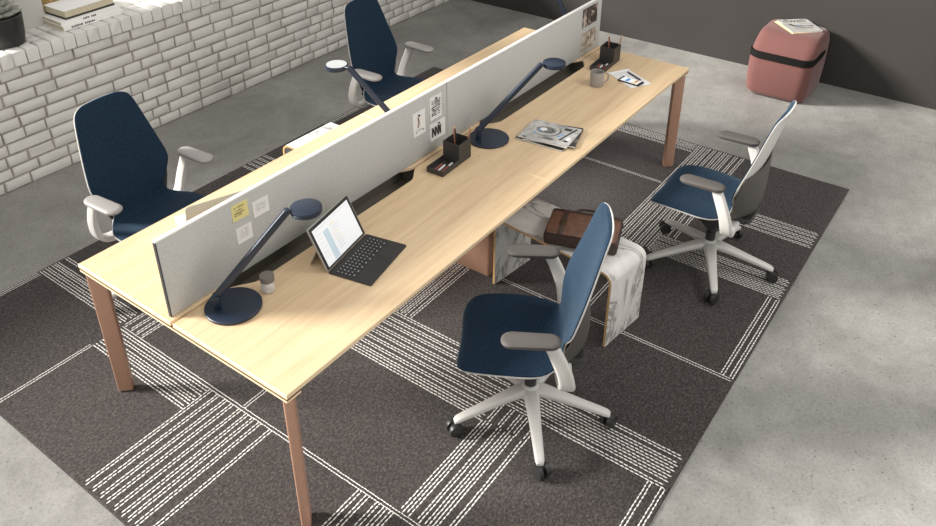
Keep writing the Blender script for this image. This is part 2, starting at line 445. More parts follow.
for (cx, cy, dx, dy) in ((.014, .014, 1, 1), (.014, DW-.014, 1, -1), (DL-.014, .014, -1, 1), (DL-.014, DW-.014, -1, -1)):
    l = MB(M['copper']); k = 1/math.sqrt(2)
    ax = Vector((dx*k, dy*k, 0)); pr = Vector((-dy*k, dx*k, 0)); c0 = Vector((cx, cy, 0))
    rings = []
    for z, w_, t_ in ((.0125, .064, .0180), (.016, .066, .0190), (H-.038, .074, .0190)):
        sec = rrect(w_/2, t_, .006, 3)
        rings.append([c0+ax*(w_/2+.004+a)+pr*bb+Vector((0,0,z)) for a, bb in sec])
    l.loft(rings); leg = l.build('leg', desk)
    f = MB(M['black']); f.loft([[c0+ax*(.036+a)+pr*bb+Vector((0,0,z)) for a, bb in rrect(.028, .014, .004, 3)] for z in (FZ, .0125)])
    f.build('foot_glide', leg)
l = MB(M['copper'])
l.rbox(1.705, 1.775, .335, .925, .012, H-.07, .008, .003); cl = l.build('center_leg', desk)
f = MB(M['black']); f.box(1.715, 1.765, .36, .9, FZ, .014); f.build('foot_glide', cl, smooth=False)

# privacy screens along the middle
def screen(x0, x1, label):
    s = thing('privacy_screen', label, 'desk screen', (x0, .6612, H), 0, None)
    L = x1-x0; T = .0085; Z = 1.083-H
    p = MB(M['screen']); p.rbox(.004, L-.004, -T, T, .0015, Z-.008, .006, .002); p.build('panel', s)
    p = MB(M['trim']); p.rbox(0, L, -T-.001, T+.001, Z-.008, Z, .005, .002); p.build('top_trim', s)
    for a, mm in ((0, 'dark_edge' if x0 < 1 else 'screen'), (L-.006, 'screen')):
        p = MB(M[mm]); p.box(a, a+.005, -T*.8, T*.8, .0015, Z-.008); p.build('end_trim', s, smooth=False)
    for a in (.10, L-.12):
        p = MB(M['black']); p.rbox(a-.02, a+.02, -T+.001, T+.012, .0005, .004, .003, .001); p.build('bracket', s)
screen(.02, 1.7665, 'near half of the grey felt desk screen, with yellow and white sticky notes')
screen(1.7685, 3.475, 'far half of the grey felt desk screen, with two pinned photos')

# ------------------------------------------------------------------ things pinned on the screens
SY = .6525
def scribble(b, x0, x1, z, h, y, n, m):
    """a row of small pen strokes"""
    w = (x1-x0)/n
    for i in range(n):
        if random.random() < .15: continue
        xa = x0+w*i; k = random.uniform(.4, 1)
        b.quad([(xa, y, z), (xa+w*.75, y, z+h*.2*k), (xa+w*.75, y, z+h*.2*k+h*.5), (xa, y, z+h*.5)], m)
def sheet(name, label, cat, x0, x1, z0, z1, mats, group=None, skew=0, th=.0011):
    o = thing(name, label, cat, ((x0+x1)/2, SY, (z0+z1)/2), 0, group)
    o.rotation_euler = (0, skew, 0)
    w, h = (x1-x0)/2, (z1-z0)/2
    b = MB(*mats)
    n = 6; fr = []; bk = []
    rows = []
    for i in range(n+1):
        t = i/n; z = h-2*h*t; cur = -.004*max(0, t-.3)**2
        rows.append([(-w, -th+cur, z), (w, -th+cur, z), (w, cur, z), (-w, cur, z)])
    b.loft(rows)
    return o, b, w, h
o, b, w, h = sheet('sticky_note', 'yellow sticky note with brown handwriting on the grey screen', 'sticky note', .361, .442, .980, 1.054, [M['yellow'], M['ink_brown']], 'sticky notes on the near screen', .03)
for k, z in enumerate((.02, .006, -.006, -.016)): scribble(b, -.03, .02-.012*(k % 2), z, .008, -.0042, 6, 1)
b.build('note_paper', o)
o, b, w, h = sheet('sticky_note', 'white sticky note to the right of the yellow note', 'sticky note', .464, .546, .947, 1.02, [M['paper'], M['ink_grey']], 'sticky notes on the near screen', .02)
for k, z in enumerate((.018, .008, -.002, -.010)): scribble(b, -.025, .022, z, .004, -.0042, 8, 1)
b.build('note_paper', o)
o, b, w, h = sheet('sticky_note', 'white sticky note below the yellow note, lowest of the three', 'sticky note', .368, .446, .870, .943, [M['paper'], M['ink_grey']], 'sticky notes on the near screen', .02)
for k, z in enumerate((.022, .013, .004, -.004, -.014)): scribble(b, -.026, .02, z, .004, -.0042, 8, 1)
b.build('note_paper', o)
def pin(o, x, z):
    p = MB(M['black']); p.T = Matrix.Translation((x, 0, z)) @ Matrix.Rotation(PI/2, 4, 'X')
    p.lathe([(.0035, 0), (.003, .004), (.0055, .006), (.0055, .008), (.002, .0095)], 12); p.build('push_pin', o)
o, b, w, h = sheet('pinned_card', 'white card with a tan sketch, leftmost of three pinned cards', 'card', 1.486, 1.582, .875, 1.006, [M['paper'], M['ink_tan'], M['ink_grey'], M['ink']], 'cards pinned on the near screen', .01)
y = -.0045
for i in range(9):
    a = .4+i*.28; r = .006+.0015*i
    b.quad([(-.022+r*math.cos(a)+.003*i, y, -.02+.006*i), (-.014+r*math.cos(a)+.003*i, y, -.022+.006*i), (-.012+r*math.cos(a)+.003*i, y, -.013+.006*i), (-.021+r*math.cos(a)+.003*i, y, -.012+.006*i)], 1 if i % 3 else 2)
for i in range(10):
    a = PI*i/9
    b.quad([(-.03*math.cos(a), y, -.05+.012*math.sin(a)), (-.03*math.cos(a)+.004, y, -.05+.012*math.sin(a)), (-.03*math.cos(a)+.004, y, -.045+.012*math.sin(a)), (-.03*math.cos(a), y, -.045+.012*math.sin(a))], 3)
b.build('card_paper', o); pin(o, -.004, .045)
o, b, w, h = sheet('pinned_card', 'white card covered in rows of black lettering, uppermost of three pinned cards', 'card', 1.622, 1.717, .914, 1.043, [M['paper'], M['ink']], 'cards pinned on the near screen', .005)
for r in range(8):
    x = -.036
    while x < .032:
        k = random.uniform(.004, .009)
        if random.random() < .82:
            z = .036-r*.0115+random.uniform(-.0015, .0015)
            b.quad([(x, -.0046, z), (x+k*.8, -.0046, z+random.uniform(-.002, .002)), (x+k*.8, -.0046, z+.0062), (x+.001, -.0046, z+.0068)], 1)
        x += k
b.build('card_paper', o); pin(o, 0, .05)
o, b, w, h = sheet('pinned_card', 'cream card with bold black zigzag strokes, lowest of three pinned cards', 'card', 1.619, 1.745, .794, .892, [M['paper'], M['ink']], 'cards pinned on the near screen', .01)
for i, (xa, xb) in enumerate(((-.05, -.05), (-.05, -.026), (-.026, -.026), (-.024, -.002), (-.002, -.002), (0, .016), (.016, .016))):
    b.quad([(xa, -.0046, .026), (xa+.009, -.0046, .026), (xb+.009, -.0046, -.028), (xb, -.0046, -.028)], 1)
b.build('card_paper', o); pin(o, .006, .038)
o, b, w, h = sheet('photo_print', 'dark black-and-white photo pinned high on the far screen', 'photo', 3.21, 3.41, .932, 1.06, [M['photo_dark']], 'photos pinned on the far screen'); b.build('print_sheet', o)
o, b, w, h = sheet('photo_print', 'warm beige photo pinned below the dark photo on the far screen', 'photo', 3.215, 3.412, .772, .895, [M['photo_warm']], 'photos pinned on the far screen'); b.build('print_sheet', o)

# ------------------------------------------------------------------ task lamps
def make_lamp():
    """local: pole at the origin, arm leaning along +X; base centre at +.06"""
    r = thing('task_lamp', '', 'lamp')
    b = MB(M['navy']); b.lathe([(.107, 0), (.110, .002), (.110, .010), (.108, .0125), (.104, .0135)], 56, c=(.058, 0)); b.build('base', r)
    b = MB(M['navy']); b.rbox(-.014, .014, -.011, .011, .0125, .068, .007, .003); post = b.build('post', r)
    b = MB(M['navy']); b.T = Matrix.Translation((0, 0, .068)) @ Matrix.Rotation(PI/2, 4, 'X')
    b.lathe([(.009, -.019), (.0115, -.017), (.0115, .017), (.009, .019)], 20); b.build('pivot_knob', post)
    return r
LAMPS = []
def lamp(base, azim, elbow, head, label, flip=False):
    """arm and head in local XZ plane; azim of the arm, elbow=(dx,z), head=(dx,dy,z)"""
    r = make_lamp(); tag(r, label, 'lamp', 'navy task lamps')
    r.location = (base[0], base[1], H); r.rotation_euler = (0, 0, azim)
    ex, ez = elbow
    b = MB(M['navy']); t = Vector((ex, 0, ez-.068)).normalized()
    b.sweep([Vector((0,0,.068))-t*.022, Vector((ex,0,ez))], rrect(.0105, .0135, .004, 3), side=(0, 1, 0)); arm = b.build('arm', r)
    b = MB(M['navy']); b.T = Matrix.Translation((ex, 0, ez)) @ Matrix.Rotation(PI/2, 4, 'X')
    b.lathe([(.0075, -.013), (.010, -.011), (.010, .011), (.0075, .013)], 18); b.build('elbow_joint', arm)
    hx, hy, hz = head
    b = MB(M['navy']); b.sweep([(ex, 0, ez), (ex+(hx-ex)*.5, hy*.5, ez+(hz-ez)*.6), (ex+(hx-ex)*.8, hy*.8, hz)], circ(.0055, 10)); b.build('neck', arm)
    b = MB(M['navy'], M['led'])
    b.lathe([(.055, hz-.013), (.060, hz-.011), (.061, hz-.004), (.0585, hz-.002), (.0585, hz), (.0615, hz+.002), (.061, hz+.010), (.058, hz+.012)], 44, c=(hx, hy))
    zz = (hz+.0119, hz+.0132) if flip else (hz-.0142, hz-.0129)
    b.lathe([(.054, zz[0]), (.054, zz[1])], 36, c=(hx, hy), m=1); b.build('lamp_head', r)
def lamp_world(pole, elbow, head, label, flip=False):
    dx, dy = elbow[0]-pole[0], elbow[1]-pole[1]; az = math.atan2(dy, dx)
    hx, hy = head[0]-pole[0], head[1]-pole[1]
    lamp(pole, az, (math.hypot(dx, dy), elbow[2]-H), (hx*math.cos(az)+hy*math.sin(az), -hx*math.sin(az)+hy*math.cos(az), head[2]-H), label, flip)
lamp_world((.152, .541), (.413, .38, 1.114), (.475, .343, 1.104), 'navy task lamp beside the small jar at the near end of the front desk')
lamp_world((1.873, .525), (2.16, .33, 1.123), (2.226, .288, 1.115), 'navy task lamp beside the magazines on the front desk')
lamp_world((1.625, .815), (1.522, 1.10, 1.13), (1.521, 1.19, 1.118), 'navy task lamp behind the screen, pale diffuser turned up before the far back chair', True)
lamp_world((3.39, .80), (3.41, 1.02, 1.13), (3.42, 1.10, 1.12), 'navy task lamp at the far end behind the screen, only its arm showing')

# ------------------------------------------------------------------ things on the front desk
# tablet with keyboard
t = thing('tablet_computer', 'silver tablet on kickstand with black keyboard cover, on the front desk', 'tablet', (.569, .363, H), math.radians(11.6))
b = MB(M['keyfab']); b.rbox(0, .307, -.205, -.001, .0005, .0055, .008, .0015); kb = b.build('keyboard_cover', t)
b = MB(M['keycap'], M['legend'])
for r_ in range(5):
    nk = 14 if r_ < 4 else 9
    for c_ in range(nk):
        kw = .277/nk; x = .015+kw*c_; y = -.028-.0185*r_
        wdt = kw-.003
        b.rbox(x, x+wdt, y-.0155, y, .0055, .0068, .0015, .0004, 2, 0)
        b.quad([(x+wdt*.38, y-.011, .00695), (x+wdt*.62, y-.011, .00695), (x+wdt*.62, y-.0055, .00695), (x+wdt*.38, y-.0055, .00695)], 1)
b.build('keys', kb, smooth=False)
b = MB(M['keycap']); b.rbox(.105, .202, -.188, -.128, .0055, .0061, .004, .0003); b.build('trackpad', kb)
tilt = math.radians(24)
b = MB(M['silver'], M['black'], M['display'], M['display_blue'], M['display_grey'], M['display_tan'])
b.T = Matrix.Translation((0, .0, .0065)) @ Matrix.Rotation(PI/2-tilt, 4, 'X')     # local x width, y up the screen, z towards the user
b.rbox(.002, .305, 0, .202, -.0085, 0, .006, .0015)
b.quad([(.006, .004, .0003), (.301, .004, .0003), (.301, .198, .0003), (.006, .198, .0003)], 1)
b.quad([(.020, .012, .0006), (.287, .012, .0006), (.287, .184, .0006), (.020, .184, .0006)], 2)
b.quad([(.075, .016, .0008), (.112, .016, .0008), (.112, .150, .0008), (.075, .150, .0008)], 3)
for i in range(9):
    z = .150-.014*i; b.quad([(.125, z, .0008), (.125+random.uniform(.03, .06), z, .0008), (.125+.045, z+.004, .0008), (.125, z+.004, .0008)], 5 if i in (0, 3, 5) else 4)
for i in range(6): b.quad([(.03, .15-.02*i, .0008), (.065, .15-.02*i, .0008), (.065, .153-.02*i, .0008), (.03, .153-.02*i, .0008)], 4)
b.quad([(.03, .172, .0008), (.28, .172, .0008), (.28, .1745, .0008), (.03, .1745, .0008)], 4)
b.build('display', t, smooth=False)
b = MB(M['silver'])
p0 = Vector((0, .055, .10)); p1 = Vector((0, .098, .001))
b.loft([[(.03, p0.y, p0.z), (.277, p0.y, p0.z), (.277, p0.y+.003, p0.z+.001), (.03, p0.y+.003, p0.z+.001)],
        [(.02, p1.y, p1.z), (.287, p1.y, p1.z), (.287, p1.y+.003, p1.z+.001), (.02, p1.y+.003, p1.z+.001)]])
b.build('kickstand', t)

# lidded jar
t = thing('storage_jar', 'small marbled jar with a grey lid beside the near lamp base', 'jar', (.352, .478, H))
b = MB(M['jar_stone']); b.lathe([(.023, 0), (.027, .003), (.0285, .024), (.027, .042), (.023, .049)], 32); b.build('body', t)
b = MB(M['jar_lid']); b.lathe([(.024, .049), (.0285, .051), (.0295, .071), (.0285, .077), (.026, .078)], 32); b.build('lid', t)

# pencil organizers
def organizer(loc, rz, label, label_pens):
    t = thing('desk_organizer', label, 'organizer', loc, rz, 'dark desk organizers')
    # local: x 0..255 with the cup at the far end, y 0..095
    b = MB(M['organizer']); th = .003; L, W, hc, ht, xc = .252, .100, .112, .030, .145
    b.box(0, L, 0, W, 0, th)
    b.box(0, L, 0, th, th, ht); b.box(0, L, W-th, W, th, ht); b.box(0, th, th, W-th, th, ht)
    b.build('tray', t, smooth=False)
    b = MB(M['organizer'])
    b.box(xc, L, 0, th, ht, hc); b.box(xc, L, W-th, W, ht, hc); b.box(xc, xc+th, th, W-th, th, hc); b.box(L-th, L, th, W-th, th, hc)
    b.build('cup', t, smooth=False)
    R = rotz(rz, loc)
    for k, (x, y, tx, ty, c, lb) in enumerate(label_pens):
        if k < 3:      # pencils standing in the cup
            ln = .165
            o = thing('pencil', lb, 'pencil', R @ Vector((x, y, th+.001)), rz, 'pencils in the organizers')
            d = Vector((tx, ty, 1)).normalized()
            b = MB(M[c], M['pencil_wood'], M['ink'])
            b.sweep([d*0, d*ln], circ(.0036, 6)); b.sweep([d*ln, d*(ln+.011)], circ(.0036, 6), scales=[(1,1),(.35,.35)], m=1); b.build('shaft', o)
        else:
            ln = .115
            o = thing('marker_pen', lb, 'pen', R @ Vector((x, y, th+.0052)), rz+math.radians(tx), 'markers in the organizer trays')
            b = MB(M[c]); b.T = Matrix.Rotation(PI/2, 4, 'Y')
            b.lathe([(.0035, 0), (.005, .004), (.005, ln*.66), (.0048, ln*.67)], 14); b.build('barrel', o)
            b = MB(M[ty]); b.T = Matrix.Rotation(PI/2, 4, 'Y')
            b.lathe([(.0051, ln*.66), (.0052, ln*.97), (.004, ln)], 14); b.build('cap', o)
def pens(where):
    return [(.185, .05, .06, .10, 'pencil_copper', 'copper pencil leaning to the back of the cup '+where),
            (.205, .035, .02, .22, 'black', 'dark pencil in the middle of the cup '+where),
            (.215, .02, .22, -.12, 'pencil_copper', 'copper pencil leaning to the right of the cup '+where),
            (.018, .028, 3, 'paper', 'red', 'red marker with white cap nearest the front of the tray '+where),
            (.016, .048, 4, 'black', 'paper', 'white marker with black cap mid-tray '+where),
            (.018, .068, 2, 'ink', 'red', 'red marker with black cap at the back of the tray '+where)]
organizer((1.461, .449, H), math.radians(2.5), 'dark grey pen organizer at the middle of the front desk, below the pinned cards', pens('at mid desk'))
organizer((3.082, .405, H), math.radians(4), 'dark grey pen organizer at the far end of the front desk, behind the mug', pens('at the far desk end'))

# magazines
def magazine(name_label, loc, rz, w, d, th, cover, group, extra=None):
    t = thing('magazine', name_label, 'magazine', loc, rz, group)
    b = MB(M['paper']); b.box(-w/2+.001, w/2-.002, -d/2+.001, d/2-.001, .0006, th-.0006); b.build('pages', t, smooth=False)
    b = MB(M[cover], M['ink'], M['paper'], M['display_sky'], M['cover_grey'])
    b.box(-w/2, w/2, -d/2, d/2, th-.0006, th); b.box(-w/2, w/2, -d/2, d/2, 0, .0006); b.box(-w/2, -w/2+.0008, -d/2, d/2, 0, th)
    if extra: extra(b, th+.0004)
    b.build('cover', t, smooth=False)
    return t
def ell(b, cx, cy, rx, ry, z, m, n=28): b.face([b.vert((cx+rx*math.cos(2*PI*i/n), cy+ry*math.sin(2*PI*i/n), z)) for i in range(n)], m)
def cover_art(b, z):
    # local x: long side of the cover as seen
    ell(b, -.03, .02, .085, .075, z, 4); ell(b, -.036, .022, .080, .070, z+.0003, 0)
    ell(b, -.03, .018, .056, .040, z+.0006, 4); ell(b, -.016, .014, .026, .024, z+.0009, 1); ell(b, -.013, .015, .018, .017, z+.0010, 4); ell(b, -.045, .018, .02, .018, z+.0012, 2)
    b.quad([(.07, -.06, z), (.079, -.06, z), (.125, .10, z), (.112, .10, z)], 1)
    b.quad([(.055, .06, z+.0002), (.095, .062, z+.0002), (.098, .088, z+.0002), (.058, .086, z+.0002)], 1)
    for x, y in ((.07, .0), (.06, -.02), (-.06, .0), (-.075, -.03)): ell(b, x, y, .010, .007, z+.0013, 3, 10)
    ell(b, .115, -.03, .014, .02, z+.0004, 2, 12); ell(b, .112, -.058, .012, .01, z+.0006, 1, 12)
mg = 'magazines stacked on the front desk'
magazine('dark magazine at the bottom of the stack beside the lamp', (2.140, .250, H), math.radians(-86), .28, .235, .008, 'cover_dark', mg)
magazine('grey magazine in the middle of the stack, turned to show its corner', (2.160, .232, H+.008), math.radians(-73), .285, .225, .008, 'cover_dark', mg)
magazine('silver magazine on top of the stack, with round dark cover picture', (2.145, .243, H+.016), math.radians(-82), .28, .225, .008, 'cover_silver', mg, cover_art)

# mug
t = thing('coffee_mug', 'grey ceramic mug on the front desk beside the notepad', 'mug', (2.888, .357, H))
b = MB(M['ceramic'])
b.lathe([(.034, 0), (.038, .002), (.041, .012), (.042, .09), (.0405, .0935), (.0385, .092), (.0375, .03), (.03, .012), (.01, .010)], 40); b.build('body', t)
b = MB(M['ceramic'])
hp = [(.0395, 0, .078), (.055, 0, .080), (.068, 0, .068), (.071, 0, .05), (.066, 0, .032), (.052, 0, .021), (.0395, 0, .022)]
b.T = Matrix.Rotation(math.radians(-50), 4, 'Z'); b.sweep(smooth_curve(hp, 4), circ(.0058, 10, .75), side=(0, 1, 0)); b.build('handle', t)

# notepad, phone, pen
t = thing('notepad', 'white notepad beside the mug, with a phone and pen on it', 'notepad', (3.097, .236, H), math.radians(-29))
b = MB(M['paper']); b.rbox(-.075, .075, -.125, .125, 0, .004, .002, .0005); b.build('pages', t)
b = MB(M['book_white'], M['ink_grey']); b.box(-.0755, .0755, .098, .1255, .004, .0052); b.quad([(-.075, .097, .0044), (.075, .097, .0044), (.075, .099, .0044), (-.075, .099, .0044)], 1); b.build('binding_strip', t, smooth=False)
t = thing('smartphone', 'black smartphone with a colourful lit screen lying on the notepad', 'phone', (3.052, .205, H+.0043), math.radians(-5))
b = MB(M['black']); b.rbox(-.037, .037, -.074, .074, 0, .008, .008, .0018); b.build('case', t)
b = MB(M['display'], M['display_sky'], M['display_tan'], M['red'])
q = lambda x0, x1, y0, y1, z, m: b.quad([(x0, y0, z), (x1, y0, z), (x1, y1, z), (x0, y1, z)], m)
q(-.033, .033, -.058, .06, .0083, 0); q(-.026, .02, .008, .03, .0086, 1); q(-.03, .028, -.05, -.02, .0086, 2); q(-.005, .03, -.038, -.03, .0089, 3)
b.build('screen', t, smooth=False)
t = thing('ballpoint_pen', 'black pen lying across the notepad beside the phone', 'pen', (3.169, .285, H+.0095), math.atan2(.161-.279, 3.103-3.169))
b = MB(M['black']); b.T = Matrix.Rotation(PI/2, 4, 'Y'); b.lathe([(.001, -.006), (.0035, .004), (.0048, .03), (.0048, .134), (.003, .139)], 12); b.build('barrel', t)
b = MB(M['silver']); b.box(.094, .136, -.0012, .0012, .0045, .0062); b.build('clip', t, smooth=False)

# laptop behind the screen
t = thing('laptop', 'open laptop on the back desk behind the screen, its grey lid showing', 'laptop', (.372, 1.012, H), math.radians(-20.5))
b = MB(M['white'], M['keycap'])
b.rbox(0, .325, 0, .215, .001, .013, .012, .002)
for r_ in range(5):
    for c_ in range(13): b.box(.025+.0212*c_, .0435+.0212*c_, .03+.0195*r_, .046+.0195*r_, .013, .0142, 1)
b.build('base', t)
b = MB(M['lid'], M['black']); b.T = Matrix.Translation((0, .002, .0135)) @ Matrix.Rotation(math.radians(108), 4, 'X')
b.rbox(0, .325, 0, .21, 0, .006, .012, .0015); b.quad([(.008, .008, -.0003), (.317, .008, -.0003), (.317, .202, -.0003), (.008, .202, -.0003)], 1)
b.build('lid', t)

# ------------------------------------------------------------------ office chairs
# side profile of the one-piece seat and back: (y, z, half width)
PROF = [(.290,.398,.10), (.291,.410,.165), (.280,.425,.21), (.253,.436,.234), (.198,.443,.247), (.108,.444,.252), (.02,.441,.250), (-.04,.441,.238), (-.085,.447,.212),
        (-.120,.465,.183), (-.138,.497,.163), (-.148,.537,.162), (-.160,.586,.195), (-.171,.631,.226), (-.182,.676,.234), (-.206,.766,.219), (-.230,.866,.198),
        (-.250,.956,.178), (-.262,1.006,.163), (-.270,1.031,.145), (-.275,1.046,.117), (-.278,1.054,.078), (-.279,1.0575,.022)]
SPLIT = .478                                                        # height where seat cloth becomes back cloth
PS = smooth_curve(PROF, 7)
def chair_surface(i, u, off, grow=0.0, wmin=0):
    y, z, w = PS[i]
    a = PS[max(i-1, 0)]; c = PS[min(i+1, len(PS)-1)]
    ty, tz = c[0]-a[0], c[1]-a[1]; l = math.hypot(ty, tz) or 1
    ny, nz = tz/l, -ty/l                                            # normal towards the sitter
    t = min(1, max(0, (z-.445)/.15)) if y < -.08 else 0
    k = .012+(.022 if z < .6 else .022*max(-.1, 1-(z-.6)/.5))*t*t*(3-2*t)
    k *= min(1, (w/.15)**2)
    d = off+k*u*u
    ww = w+grow if w > .02 else w+grow*.5
    if wmin: ww = max(ww, wmin)
    return (u*ww, y+ny*d, z+nz*d)
def slab(b, i0, i1, f_off, b_off, grow=0.0, nu=14, edge=.35, umax=1.0, wmin=0):
    """closed sheet between two offsets of the chair surface, thin at the rim"""
    us = [umax*math.sin(PI/2*(-1+2*k/nu)) for k in range(nu+1)]
    n = i1-i0
    def off(v, i, u):
        s = abs(u/umax)**6
        q = max(0, (i-(i1-17))/17)**3 if i1 == len(PS)-1 else 0
        if i0 == 0: q = max(q, max(0, (14-i)/14)**3)
        return v*(1-(1-edge)*(s+q-s*q))
    F = [[b.vert(chair_surface(i, u, off(f_off, i, u), grow, wmin)) for u in us] for i in range(i0, i1+1)]
    B = [[b.vert(chair_surface(i, u, b_off if abs(b_off) > .02 else off(b_off, i, u), grow, wmin)) for u in us] for i in range(i0, i1+1)]
    for r in range(n):
        for c in range(nu):
            b.face((F[r][c], F[r][c+1], F[r+1][c+1], F[r+1][c])); b.face((B[r][c+1], B[r][c], B[r+1][c], B[r+1][c+1]))
        b.face((F[r][0], F[r+1][0], B[r+1][0], B[r][0])); b.face((F[r+1][nu], F[r][nu], B[r][nu], B[r+1][nu]))
    for c in range(nu):
        b.face((F[0][c+1], F[0][c], B[0][c], B[0][c+1])); b.face((F[n][c], F[n][c+1], B[n][c+1], B[n][c]))
IS = min(range(len(PS)), key=lambda i: abs(PS[i][1]-SPLIT) + (0 if PS[i][0] < -.1 else 9))
IC0 = min(range(len(PS)), key=lambda i: abs(PS[i][1]-.455) + (0 if PS[i][0] < -.1 else 9))
IC1 = min(range(len(PS)), key=lambda i: abs(PS[i][1]-.725))

def make_chair(pad):
    r = thing('office_chair', '', 'chair', group='navy office chairs')
    b = MB(M['fabric']); slab(b, 0, IS, .016, .0015, grow=.001); b.build('seat', r, ang=80)
    b = MB(M['fabric']); slab(b, IS, len(PS)-1, .016, .0015, grow=.001); b.build('backrest', r, ang=80)
    b = MB(M['white']); slab(b, 0, len(PS)-1, .001, -.009, grow=.004, edge=.6); b.build('shell', r, ang=80)
    b = MB(M['grey'])                                               # deep cover behind the waist of the shell
    def ysurf(z):
        best = min((abs(q[1]-z), q[0]) for q in PS if q[0] < -.1); return best[1]
    rows = []
    for z, hw, yr in ((.414, .105, -.130), (.424, .140, -.185), (.45, .165, -.212), (.50, .185, -.226), (.56, .203, -.231), (.63, .224, -.228), (.69, .233, -.222), (.715, .232, -.2195), (.728, .231, -.2185)):
        ye = ysurf(max(z, .47))+(.030 if z > .55 else .018)-.012
        rows.append((z, hw, yr, ye))
    F = []; B = []
    for z, hw, yr, ye in rows:
        us = [math.sin(PI/2*(-1+k/8)) for k in range(17)]
        B.append([b.vert((u*hw, yr+(ye-yr)*abs(u)**2.4, z)) for u in us])
        F.append([b.vert((u*hw*.985, yr+.006+(ye-yr)*abs(u)**2.4, z)) for u in us])
    for i in range(len(rows)-1):
        for c in range(16):
            b.face((B[i][c+1], B[i][c], B[i+1][c], B[i+1][c+1])); b.face((F[i][c], F[i][c+1], F[i+1][c+1], F[i+1][c]))
        for c in (0, 16): b.face((B[i][c], F[i][c], F[i+1][c], B[i+1][c]))
    for i in (0, len(rows)-1):
        for c in range(16): b.face((B[i][c], B[i][c+1], F[i][c+1], F[i][c]))
    b.build('lumbar_cover', r, ang=80)
    # mechanism under the seat
    b = MB(M['black'])
    b.loft([[(x, y, z) for x, y in rrect(hx, hy, .03, 4)] for z, hx, hy in ((.255, .034, .036), (.30, .05, .07), (.36, .09, .14), (.405, .115, .17), (.426, .10, .16))])
    b.loft([[(x, y-.13, z) for x, y in rrect(hx, hy, .02, 4)] for z, hx, hy in ((.372, .05, .03), (.385, .085, .06), (.41, .105, .085), (.43, .10, .08))])
    b.build('tilt_mechanism', r)
    b = MB(M['black']); b.lathe([(.026, .165), (.026, .23), (.022, .232), (.022, .27)], 20); b.build('gas_lift', r)
    # arms
    for s in (-1, 1):
        b = MB(M['white'])
        path = smooth_curve([(s*.10, -.125, .395), (s*.17, -.13, .388), (s*.232, -.138, .398), (s*.266, -.138, .44), (s*.281, -.125, .51), (s*.287, -.10, .58), (s*.288, -.074, .64), (s*.288, -.06, .668)], 5)
        n = len(path); sc_ = [(1, 1-.35*(i/(n-1))) for i in range(n)]
        rings = []
        P = [Vector(p) for p in path]
        for i, p in enumerate(P):
            t = (P[min(i+1, n-1)]-P[max(i-1, 0)]).normalized()
            sd = Vector((0, 1, 0)) if i < 6 else Vector((0, 1, .0))
            f = i/(n-1)
            sd = Vector((0, 1, 0)); sd = (sd-t*sd.dot(t)).normalized(); nn = t.cross(sd)
            wa = .038-.012*f; wb = .016-.002*f
            rings.append([p+sd*a+nn*c for a, c in rrect(wa, wb, .0138, 4)])
        b.loft(rings); arm = b.build('armrest', r, ang=60)
        b = MB(M[pad])
        def padring(z, d, tip=0):
            out = []
            for x, y in rrect(.043-d, .115-d, .04, 6):
                out.append((s*.288+x*(1-.12*max(0, -y/.12)), .012+y, z-.006*max(0, y/.12)**2*tip))
            return out
        b.loft([padring(.664, .012), padring(.667, .003), padring(.673, 0), padring(.684, .0, 1), padring(.690, .006, 1), padring(.692, .016, 1)]); b.build('arm_pad', arm)
    # five-star base
    b = MB(M['white'])
    b.lathe([(.030, .115), (.045, .12), (.046, .150), (.036, .173), (.028, .177)], 24)
    for k in range(5):
        a = 2*PI*k/5; b.T = Matrix.Rotation(a, 4, 'Z')
        pts = [(.02, .145, .034, .022), (.06, .146, .034, .021), (.12, .136, .029, .019), (.22, .114, .024, .016), (.31, .095, .021, .014), (.345, .086, .019, .013), (.357, .080, .014, .009)]
        b.loft([[(x, p, z+q) for p, q in rrect(hw, hh, min(hw, hh)*.8, 3)] for x, z, hw, hh in pts])
    b.T = Matrix.Identity(4); base = b.build('star_base', r, ang=50)
    for k in range(5):
        a = 2*PI*k/5+.0; sw = a+random.uniform(-1.2, 1.2)
        b = MB(M['black'], M['grey'])
        b.T = rotz(sw, (.345*math.cos(a), .345*math.sin(a), 0))
        RZ = FZ
        b.lathe([(.007, .05), (.007, .078)], 10)
        for s in (-1, 1):
            b2 = Matrix.Translation((.012, 0, RZ+.033)) @ Matrix.Rotation(PI/2, 4, 'X')
            T0 = b.T; b.T = T0 @ b2
            b.lathe([(.021, s*.006), (.032, s*.009), (.033, s*.019), (.031, s*.028), (.018, s*.030)], 22); b.T = T0
        b.loft([[(.012+x, y, z) for x, y in rrect(hx, hy, .008, 3)] for z, hx, hy in ((RZ+.028, .012, .0065), (RZ+.045, .016, .0065), (RZ+.058, .012, .0065))])
        b.build('caster', base)
    return r
def chair_at(proto, first, x, y, face_deg, base_deg, label):
    c = proto if first else copy_tree(proto)
    c.location = (x, y, 0); c.rotation_euler = (0, 0, math.radians(face_deg-90)); c['label'] = label
    for ch in c.children:
        if ch.name.startswith('star_base'): ch.rotation_euler = (0, 0, math.radians(base_deg-(face_deg-90)))
    return c
pc = make_chair('grey'); pb = make_chair('lgrey')
chair_at(pc, True, 1.022, -.362, 121, 3, 'navy office chair nearest the camera, beside the marble bench with the bag')
chair_at(pc, False, 2.54, -.588, 92, 135, 'navy office chair at the far right, between the front desk and the pink pouf')
chair_at(pb, True, .65, 1.70, 275, 168, 'navy office chair behind the near end of the desk, below the plant')
chair_at(pb, False, 2.547, 1.71, 273, 20, 'navy office chair behind the far end of the desk, behind the lamp head')

